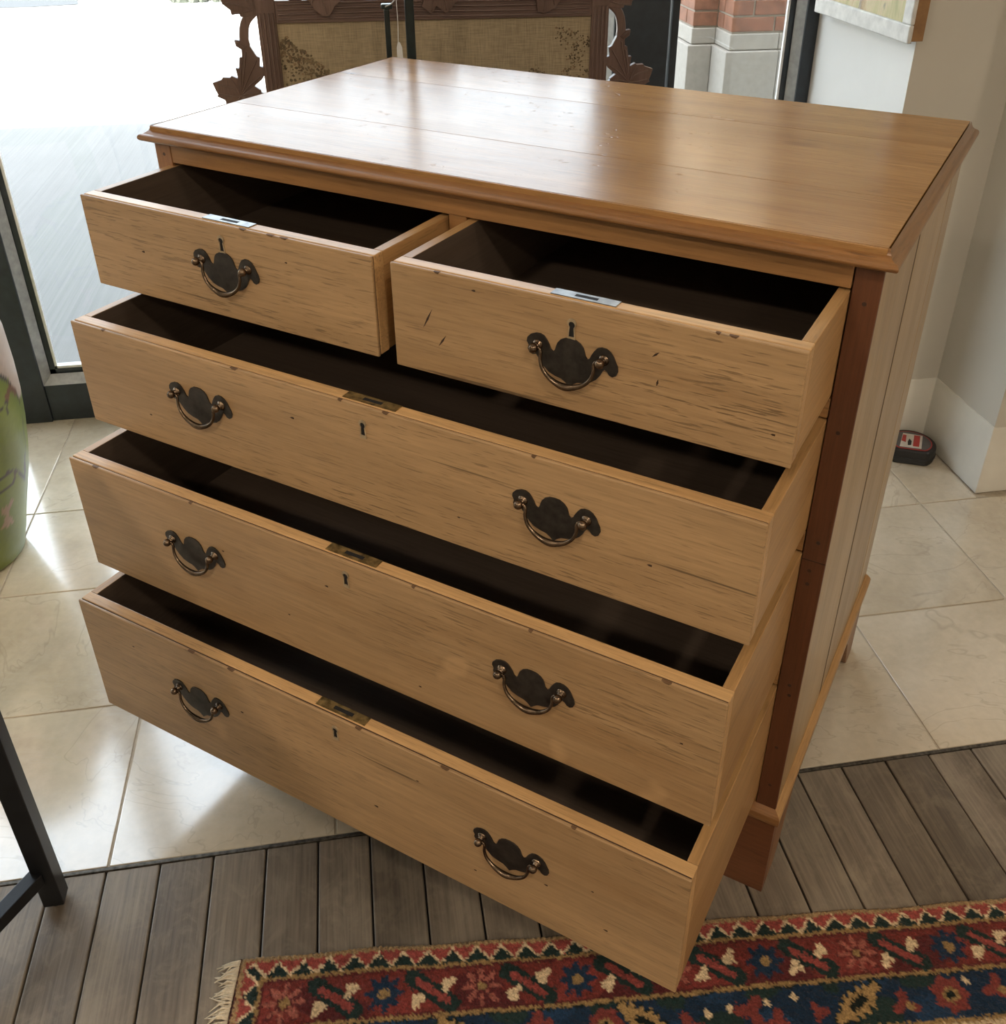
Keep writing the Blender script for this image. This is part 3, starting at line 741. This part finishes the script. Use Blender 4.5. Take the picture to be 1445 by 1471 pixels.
# ------------------------------------------------------------------ black metal table at the left
M['blackmetal'] = plain('black_steel', (0.012, 0.013, 0.015), .38, .3, .2, 30)
tb = empty('metal_table', (-0.254, -0.464, 0)); tag(tb, 'black square tube metal table frame, one leg on the grey planks', 'table')
lw = .0145; TH_ = .78
for dx, dy in ((0, 0), (-.40, 0), (-.40, -.62), (0, -.62)):
    leg = one_box('leg', (dx - lw, dx + lw, dy - lw, dy + lw, .006, TH_), M['blackmetal'], tb, .002)
    bm = bmesh.new(); lathe(bm, [(.010, 0), (.010, .006)], (dx, dy, 0), 12); obj('glide', bm, M['black'], leg)
D_ = math.hypot(.40, .62); A_ = math.atan2(-.62, -.40)
for ang_, org in ((A_, (0, 0)), (math.pi - A_ , (-.40, 0))):
    o = one_box('stretcher', (lw * .9, D_ - lw, -.011, .011, .062, .084), M['blackmetal'], tb, .0015)
    o.rotation_euler = (0, 0, ang_ if org == (0, 0) else math.atan2(-.62, .40)); o.location = (org[0], org[1], 0 if org == (0, 0) else .0225)
one_box('table_top', (-.43, .03, -.65, .03, TH_, TH_ + .022), M['blackmetal'], tb, .003)

# ------------------------------------------------------------------ painted vase
VC = (-0.65, 0.44)
vprof = [(0.0, 0.002), (.118, 0.0), (.127, .006), (.130, .02), (.138, .045), (.152, .10), (.166, .15), (.180, .20), (.190, .25), (.199, .31), (.2045, .37), (.2065, .43), (.205, .51), (.196, .57), (.176, .62), (.146, .66), (.118, .685), (.104, .71), (.102, .74), (.112, .765), (.118, .775), (.110, .775), (.098, .745), (.0, .74)]
zz = []
for (a, b) in zip(vprof, vprof[1:]):
    n = max(1, int(math.hypot(b[0] - a[0], b[1] - a[1]) / .006))
    for k in range(n): zz.append((a[0] + (b[0] - a[0]) * k / n, a[1] + (b[1] - a[1]) * k / n))
zz.append(vprof[-1]); zz = np.array(zz)
NA = 210; ang = np.linspace(0, 2 * np.pi, NA, endpoint=False)
A2, I2 = np.meshgrid(ang, np.arange(len(zz)), indexing='ij'); Rr_ = zz[I2, 0]; Zz = zz[I2, 1]
vv = np.stack([Rr_ * np.cos(A2), Rr_ * np.sin(A2), Zz], -1)
col = np.zeros(vv.shape); col[:] = (.165, .205, .040)
col *= (1 + .22 * np.sin(A2 * 5 + Zz * 9) * np.sin(Zz * 21 + A2 * 2))[..., None]
DG = np.degrees(A2); DG = np.where(DG > 180, DG - 360, DG)
edge = .452 - .0045 * (DG + 10)
pinkm = (Zz > np.clip(edge, .36, .47)) & (Zz < .70)
for rep in range(4):
    Dk = (DG - rep * 90 + 180 + 30) % 360 - 180 - 30
    def seglist(pts, w, c):
        dmin = np.full(Dk.shape, 9.)
        for (a0, z0), (a1, z1) in zip(pts, pts[1:]):
            x_, y_ = R(1) * Dk * .19, Zz; ax, ay, bx, by = R(a0) * .19, z0, R(a1) * .19, z1
            t_ = np.clip(((x_ - ax) * (bx - ax) + (y_ - ay) * (by - ay)) / ((bx - ax) ** 2 + (by - ay) ** 2 + 1e-9), 0, 1)
            dmin = np.minimum(dmin, np.hypot(x_ - ax - t_ * (bx - ax), y_ - ay - t_ * (by - ay)))
        col[dmin < w] = c
    ed = np.interp(Dk, [-40, -12, -5, 0, 4, 30], [.50, .455, .43, .385, .37, .36])
    col[(Zz > ed) & (Dk > -40) & (Dk < 30) & (Zz < .62)] = (.43, .33, .27)
    dk = (.055, .04, .045); br = (.16, .07, .045)
    seglist([(-45, .47), (-20, .452), (-11, .449), (-5, .425), (0, .39), (4, .36)], .0028, dk)
    seglist([(-11, .40), (-5, .412), (0, .392)], .007, br)
    seglist([(-30, .365), (-19, .388), (-12, .395)], .0022, dk); seglist([(-12, .395), (-14, .37)], .0025, dk)
    seglist([(4, .33), (1, .30), (3, .27), (-1, .24), (-6, .215)], .003, (.10, .11, .06))
    seglist([(-2, .245), (-3, .19), (-15.7, .238), (-22.8, .247), (-34, .242), (-37, .22), (-30, .214), (-24, .211), (-17.9, .216), (-15.7, .238)], .0036, dk)
    for a0, z0, a1, z1 in ((-27, .15, -22, .17), (-27, .145, -31, .165), (-27, .14, -22, .115), (-27, .14, -31, .118), (-27, .165, -27, .115)):
        seglist([(a0, z0), (a1, z1)], .0055, (.30, .19, .12))
col *= (1 + RNG.normal(0, .03, DG.shape))[..., None]
i2 = np.arange(NA * len(zz)).reshape(NA, len(zz)); nx = np.roll(i2, -1, 0)
q = np.stack([i2[:, :-1], nx[:, :-1], nx[:, 1:], i2[:, 1:]], -1).reshape(-1, 4)
me = np_mesh('floor_vase', vv.reshape(-1, 3), q, np.clip(col, 0, 1))
for p in me.polygons: p.use_smooth = True
t = NT('vase_glaze'); at = t.n('VertexColor', layer_name='paint'); t.color(at.outputs[0]); t.rough(.42); t.b.inputs['Coat Weight'].default_value = .15
me.materials.append(t.m)
vase = link(bpy.data.objects.new('floor_vase', me)); vase.location = (VC[0], VC[1], 0.0)
tag(vase, 'green floor vase painted with dark branches and a pink dragonfly, by the window', 'vase')

# ------------------------------------------------------------------ carved fire screen
M['carve'] = wood('carved_walnut', (0.135, 0.082, 0.065), 'z', .42, pores=.5, cracks=.5, knots=0, var=.3, stain=.3)
M['carve_x'] = wood('carved_walnut_x', (0.125, 0.075, 0.060), 'x', .42, pores=.5, cracks=.5, knots=0, var=.3, stain=.3)
SV = 0.72; SCX = 0.469
scr = empty('fire_screen', (SCX, SV, 0)); tag(scr, 'carved dark wood fire screen with leaf sides and tapestry panel, behind the chest', 'fire screen')
hw = .362; PT = 1.038
for sx in (-1, 1):
    bm = bmesh.new()
    x0, x1 = sorted((sx * hw, sx * (hw - .037)))
    box(bm, x0, x1, -.012, .012, .05, PT + .045)
    for k in range(4):   # carved flutes
        xx = x0 + .006 + k * .0085
        tube(bm, [(xx, -.012, .06), (xx + .001, -.0135, .4), (xx - .001, -.0125, .8), (xx, -.013, PT + .02)], .0026, 6)
    obj('upright', bm, M['carve'], scr, .002)
    bm = bmesh.new(); prism(bm, [(sx * (hw - .09), 0), (sx * (hw - .06), .05), (sx * (hw - .02), .08), (sx * (hw + .02), .05), (sx * (hw + .05), 0), (sx * (hw + .02), 0), (sx * (hw - .02), .03), (sx * (hw - .06), 0)], -.11 * 0 - .02, .02, 'xz'); obj('foot', bm, M['carve_x'], scr, .003)
for z0, z1, nm in ((PT, PT + .042, 'top_rail'), (.10, .15, 'bottom_rail')):
    bm = bmesh.new(); box(bm, -(hw - .037), hw - .037, -.011, .011, z0, z1)
    for k in range(4):
        z_ = z0 + .007 + k * .0095; tube(bm, bez([(-.32, -.011, z_), (-.1, -.0125, z_ + .002), (.12, -.012, z_ - .001), (.32, -.011, z_)], 5), .0026, 6)
    obj(nm, bm, M['carve_x'], scr, .002)
def tapestry():
    t = NT('tapestry'); v = t.coords(0)
    w1 = t.noise(v, (30, 30, 420), 2); w2 = t.noise(v, (420, 30, 30), 2)
    c = t.mix(.5, (0.33, 0.26, 0.165), t.ramp(t.math('ADD', t.math('MULTIPLY', w1, .5), t.math('MULTIPLY', w2, .5)), [(0.38, .55), (0.62, 1.3)]), 'MULTIPLY')
    c = t.mix(.6, c, t.ramp(t.noise(v, (4, 4, 4), 4), [(0.3, .75), (0.7, 1.15)]), 'MULTIPLY')
    t.color(c); t.rough(.95); t.bump(w1, .3, .001); return t.m
M['tap'] = tapestry()
M['bush'] = plain('tapestry_stitch', (0.125, 0.092, 0.052), .95, 0, .4, 90)
M['bush2'] = plain('tapestry_stitch_light', (0.19, 0.125, 0.07), .95, 0, .3, 90)
panel = one_box('tapestry_panel', (-(hw - .037), hw - .037, -.004, .006, .15, PT), M['tap'], scr)
bm = bmesh.new()
def leaf_dab(cx, cz, r, mt):
    n = 6; a0 = random.random() * 6; pts = [(cx + r * random.uniform(.5, 1.1) * math.cos(a0 + k * 6.283 / n), cz + r * random.uniform(.5, 1.1) * math.sin(a0 + k * 6.283 / n)) for k in range(n)]
    f = bm.faces.new([bm.verts.new((x, -.0046 - random.random() * .0004, z)) for x, z in pts][::1]); f.material_index = mt
outl = [(.143, 1.000), (.1617, 1.0166), (.1747, .9946), (.1949, .9873), (.2171, .9647), (.2399, .9451), (.27, .90)]
for k in range(620):
    u_ = random.uniform(.1445, .28); zt = np.interp(u_, [p[0] for p in outl], [p[1] for p in outl]); z_ = zt - abs(random.gauss(0, .05)) - .002
    if random.random() < .55 or z_ > zt - .05: leaf_dab(u_ - SCX, z_, random.uniform(.0018, .0042), 0 if random.random() < .75 else 1)
for (cx, cz) in ((.733, 1.009), (.752, 1.004), (.775, .987), (.79, .985), (.76, .975), (.75, .957), (.775, .96), (.742, .925), (.78, .925), (.76, .94), (.675, .932), (.735, .99), (.69, .92)):
    for k in range(16): leaf_dab(min(cx + random.gauss(0, .007), .792) - SCX, cz + random.gauss(0, .006), random.uniform(.0015, .003), 0 if random.random() < .8 else 1)
st = obj('stitched_foliage', bm, [M['bush'], M['bush2']], panel); st['kind'] = 'stuff'
def carved_leaf(name, pts, veins, sx, th=.014, y=0.0):
    bm = bmesh.new()
    q = [(sx * (x - SCX), z) for x, z in pts]
    prism(bm, q, y - th / 2, y + th / 2, 'xz')
    for vn in veins:
        tube(bm, bez([(sx * (x - SCX), y - th / 2 - .0006, z) for x, z in vn], 4), .0017, 6)
    return obj(name, bm, M['carve'], scr, .002)
LB = (.0539, .8991)
leafs = [
 ([LB, (.0536, .9337), (.0409, .9396), (.0382, .9359), (.0228, .9367), (.0203, .9322), (.0013, .9264), (.0046, .9146), (.009, .9032), (.0067, .8998), (.0221, .8914), (.0228, .8844), (.030, .872), (.045, .868), (.058, .876)],
  [[LB, (.040, .915), (.012, .924)], [LB, (.045, .925), (.035, .934)], [LB, (.036, .900), (.013, .905)], [LB, (.042, .886), (.028, .882)]]),
 ([LB, (.0536, .9337), (.0514, .9546), (.0581, .9532), (.0621, .975), (.0672, .9749), (.0690, .9990), (.0840, .9990), (.096, .9766), (.1025, .973), (.1002, .9562), (.1086, .9534), (.1065, .9372), (.1012, .9304), (.0846, .918)],
  [[LB, (.066, .94), (.076, .985)], [LB, (.075, .935), (.095, .968)], [LB, (.060, .94), (.066, .968)], [LB, (.078, .922), (.099, .936)]]),
 ([LB, (.0846, .918), (.0975, .9089), (.0963, .9063), (.1034, .900), (.098, .885), (.080, .872), (.058, .876)], [[LB, (.075, .905), (.095, .904)], [LB, (.075, .893), (.090, .886)]]),
 ([(.0691, 1.0065), (.0567, 1.0088), (.0583, .9968), (.0708, .9882), (.0796, .9954)], [[(.0745, .995), (.066, 1.002), (.0585, 1.006)]]),
 ([(.1134, 1.0553), (.1047, 1.0539), (.0856, 1.0511), (.078, 1.0513), (.0748, 1.0522), (.0738, 1.057), (.0584, 1.0557), (.0572, 1.0646), (.043, 1.0761), (.040, 1.092), (.055, 1.112), (.078, 1.118), (.10, 1.108), (.118, 1.088)],
  [[(.105, 1.065), (.080, 1.072), (.050, 1.078)], [(.105, 1.065), (.085, 1.060), (.064, 1.060)], [(.105, 1.065), (.085, 1.088), (.062, 1.102)], [(.105, 1.065), (.10, 1.085), (.09, 1.106)]]),
]
for sx in (1, -1):
    for i, (pts, vns) in enumerate(leafs):
        carved_leaf('carved_leaf', pts, vns, sx, .014, -.0005 * i)
    bm = bmesh.new()
    c = bez([(.0777, .9938), (.076, 1.0088), (.0787, 1.0285), (.0845, 1.043), (.0945, 1.0541), (.107, 1.0636)], 5); w0 = .0092
    Lf, Rg = [], []
    cc = [Vector((p[0], p[1], 0)) for p in [(q_.x, q_.y) for q_ in [Vector((p.x, p.y, 0)) for p in c]]]
    for i in range(len(cc)):
        tg = (cc[min(i + 1, len(cc) - 1)] - cc[max(i - 1, 0)]).normalized(); nn = Vector((-tg.y, tg.x, 0)); Lf.append(cc[i] + nn * w0); Rg.append(cc[i] - nn * w0)
    prism(bm, [(sx * (p.x - SCX), p.y) for p in Lf + Rg[::-1]], -.008, .006, 'xz'); obj('carved_stem', bm, M['carve'], scr, .003)
for pts, vns in (([(.195, 1.09), (.2128, 1.0791), (.2231, 1.0616), (.2374, 1.0512), (.2496, 1.0495), (.2638, 1.0694), (.2754, 1.0778), (.262, 1.105), (.235, 1.118), (.208, 1.108)], [[(.236, 1.10), (.241, 1.075), (.247, 1.055)], [(.236, 1.10), (.222, 1.085), (.218, 1.075)]]),
                 ([(.43, 1.09), (.4407, 1.0746), (.4369, 1.0653), (.4563, 1.0493), (.4671, 1.0647), (.4868, 1.0502), (.5009, 1.064), (.5113, 1.0732), (.505, 1.105), (.47, 1.125), (.44, 1.11)], [[(.47, 1.10), (.46, 1.075), (.456, 1.055)], [(.47, 1.10), (.484, 1.075), (.487, 1.057)]]),
                 ([(.665, 1.085), (.674, 1.0699), (.6759, 1.0509), (.6899, 1.0458), (.7142, 1.0565), (.7227, 1.069), (.73, 1.09), (.715, 1.112), (.69, 1.118), (.67, 1.108)], [[(.697, 1.10), (.693, 1.07), (.690, 1.050)], [(.697, 1.10), (.708, 1.08), (.712, 1.062)]])):
    carved_leaf('carved_leaf', pts, vns, 1, .016, -.012)
bm = bmesh.new()   # scrolling vine above the top rail
for a, b in ((.125, .215), (.28, .43), (.52, .665), (.735, .82)):
    tube(bm, bez([(a - SCX, -.004, PT + .040), ((a * 2 + b) / 3 - SCX, -.006, PT + .060), ((a + 2 * b) / 3 - SCX, -.006, PT + .046), (b - SCX, -.004, PT + .062)], 6), .0075, 8)
obj('carved_vine', bm, M['carve_x'], scr)

# ------------------------------------------------------------------ metal stand with tag
M['greenmetal'] = plain('dark_green_metal', (0.010, 0.018, 0.018), .4, .3, .2, 40)
stand = empty('metal_stand', (.38, .545, 0)); tag(stand, 'dark green metal stand with two slim uprights behind the chest corner', 'stand')
one_box('upright', (-.026, -.016, -.006, .006, .02, 1.083), M['greenmetal'], stand, .002)
one_box('upright', (.013, .030, -.009, .009, .02, 1.32), M['greenmetal'], stand, .003)
one_box('cap', (-.031, -.010, -.009, .009, 1.083, 1.092), M['greenmetal'], stand, .002)
one_box('cross_foot', (-.10, .10, -.012, .012, 0, .022), M['greenmetal'], stand, .003)
one_box('cross_foot', (-.010, .012, -.05, .14, 0, .020), M['greenmetal'], stand, .003)
bm = bmesh.new(); tube(bm, bez([(-.024, -.011, 1.088), (-.012, -.012, 1.093), (.0, -.011, 1.104), (.012, -.012, 1.103), (.013, -.010, 1.118)], 5), .0013, 6); obj('wire_hook', bm, M['alu'], stand)
pt = empty('price_tag', (.3775, .530, 1.0)); tag(pt, 'small white paper tag on a string hanging before the tapestry', 'tag')
M['paper'] = plain('tag_paper', (.62, .62, .62), .8, 0, .03)
bm = bmesh.new(); prism(bm, [(-.002, .026), (.002, .026), (.006, .016), (.0068, -.010), (-.0045, -.010), (-.0045, .016)], -.0004, .0004, 'xz'); obj('card', bm, M['paper'], pt)
bm = bmesh.new(); tube(bm, bez([(-.001, 0, .024), (.0005, 0, .06), (0, 0, .10), (.002, 0, .125)], 4), .0007, 6); obj('string', bm, M['paper'], pt)

# ------------------------------------------------------------------ framed painting on the reveal
M['frame_white'] = plain('limed_frame', (.60, .585, .55), .5, 0, .1, 40, .1)
M['frame_brown'] = plain('frame_side_brown', (.25, .13, .05), .5, 0, .15, 40)
def painting():
    t = NT('painted_canvas'); v = t.coords(0)
    a = t.noise(v, (14, 14, 5), 5, .6, 1.4); b = t.noise(v, (25, 25, 9), 4, .6, .8)
    c = t.ramp(a, [(0.25, (.30, .30, .14)), (0.42, (.52, .46, .24)), (0.55, (.60, .50, .30)), (0.68, (.45, .29, .14)), (0.8, (.62, .56, .42))])
    c = t.mix(t.ramp(b, [(0.60, 0.0), (0.68, .8)]), c, (.17, .15, .16))
    t.color(c); t.rough(.6); t.bump(b, .3, .003); return t.m
M['paint'] = painting()
pic = empty('framed_painting', (1.435, .735, 1.22)); tag(pic, 'framed landscape painting with limed white frame on the window reveal', 'painting')
y0, y1, zb, zt = .515 - .735, .972 - .735, .997 - 1.22, .30
fw = .036
one_box('backing', (-.012, .0148, y0 + .004, y1 - .004, zb + .004, zt - .004), M['frame_brown'], pic, .001)
for nm, b in (('frame_rail', (y0, y1, zb, zb + fw)), ('frame_rail', (y0, y1, zt - fw, zt)), ('frame_stile', (y0, y0 + fw, zb + fw, zt - fw)), ('frame_stile', (y1 - fw, y1, zb + fw, zt - fw))):
    one_box(nm, (-.022, -.012, b[0], b[1], b[2], b[3]), M['frame_white'], pic, .003)
one_box('canvas', (-.0165, -.0121, y0 + fw - .002, y1 - fw + .002, zb + fw - .002, zt - fw + .002), M['paint'], pic)

# ------------------------------------------------------------------ tape measure
M['rubber'] = plain('black_rubber', (.012, .012, .013), .5, 0, .2, 60)
M['label_grey'] = plain('tape_label_grey', (.10, .10, .105), .45, 0, .1, 60)
M['label_red'] = plain('tape_label_red', (.42, .035, .03), .45, 0, .1, 60)
M['label_white'] = plain('tape_label_white', (.62, .58, .53), .45, 0, .05, 60)
tm = empty('tape_measure', (1.615, .479, 0), R(-25)); tag(tm, 'black tape measure with red and white label, on tiles by the skirting', 'tape measure')
def dround(r, n=40, flat=-.045):
    return [(r * math.cos(2 * math.pi * k / n), max(flat, r * math.sin(2 * math.pi * k / n))) for k in range(n)]
bm = bmesh.new(); prism(bm, dround(.062, 40, -.047), 0, .042, 'xy'); obj('case', bm, M['rubber'], tm, .006, seg=3)
bm = bmesh.new(); prism(bm, dround(.064, 40, -.049), .012, .020, 'xy'); obj('grip_band', bm, M['rubber'], tm, .002)
bm = bmesh.new(); prism(bm, dround(.051, 40, -.040), .042, .0428, 'xy'); obj('label_disc', bm, M['label_red'], tm)
bm = bmesh.new(); prism(bm, dround(.048, 40, -.037), .0428, .0434, 'xy'); obj('label_face', bm, M['label_grey'], tm)
bm = bmesh.new(); prism(bm, [(-.030, -.034), (.022, -.034), (.030, .034), (-.018, .036)], .0434, .0440, 'xy'); lw_ = obj('label_panel', bm, M['label_white'], tm)
bm = bmesh.new(); prism(bm, [(.002, -.026), (.017, -.026), (.024, .030), (.009, .031)], .0440, .0444, 'xy'); obj('label_stripe', bm, M['label_red'], tm)
bm = bmesh.new(); prism(bm, [(-.024, -.004), (-.014, -.010), (-.010, .026), (-.018, .028)], .0440, .0444, 'xy'); obj('label_stripe', bm, M['label_red'], tm)
bm = bmesh.new(); prism(bm, [(-.010, -.024), (-.002, -.022), (.001, -.002), (-.004, .010), (-.009, -.006)], .0440, .0444, 'xy'); obj('label_mark', bm, M['rubber'], tm)
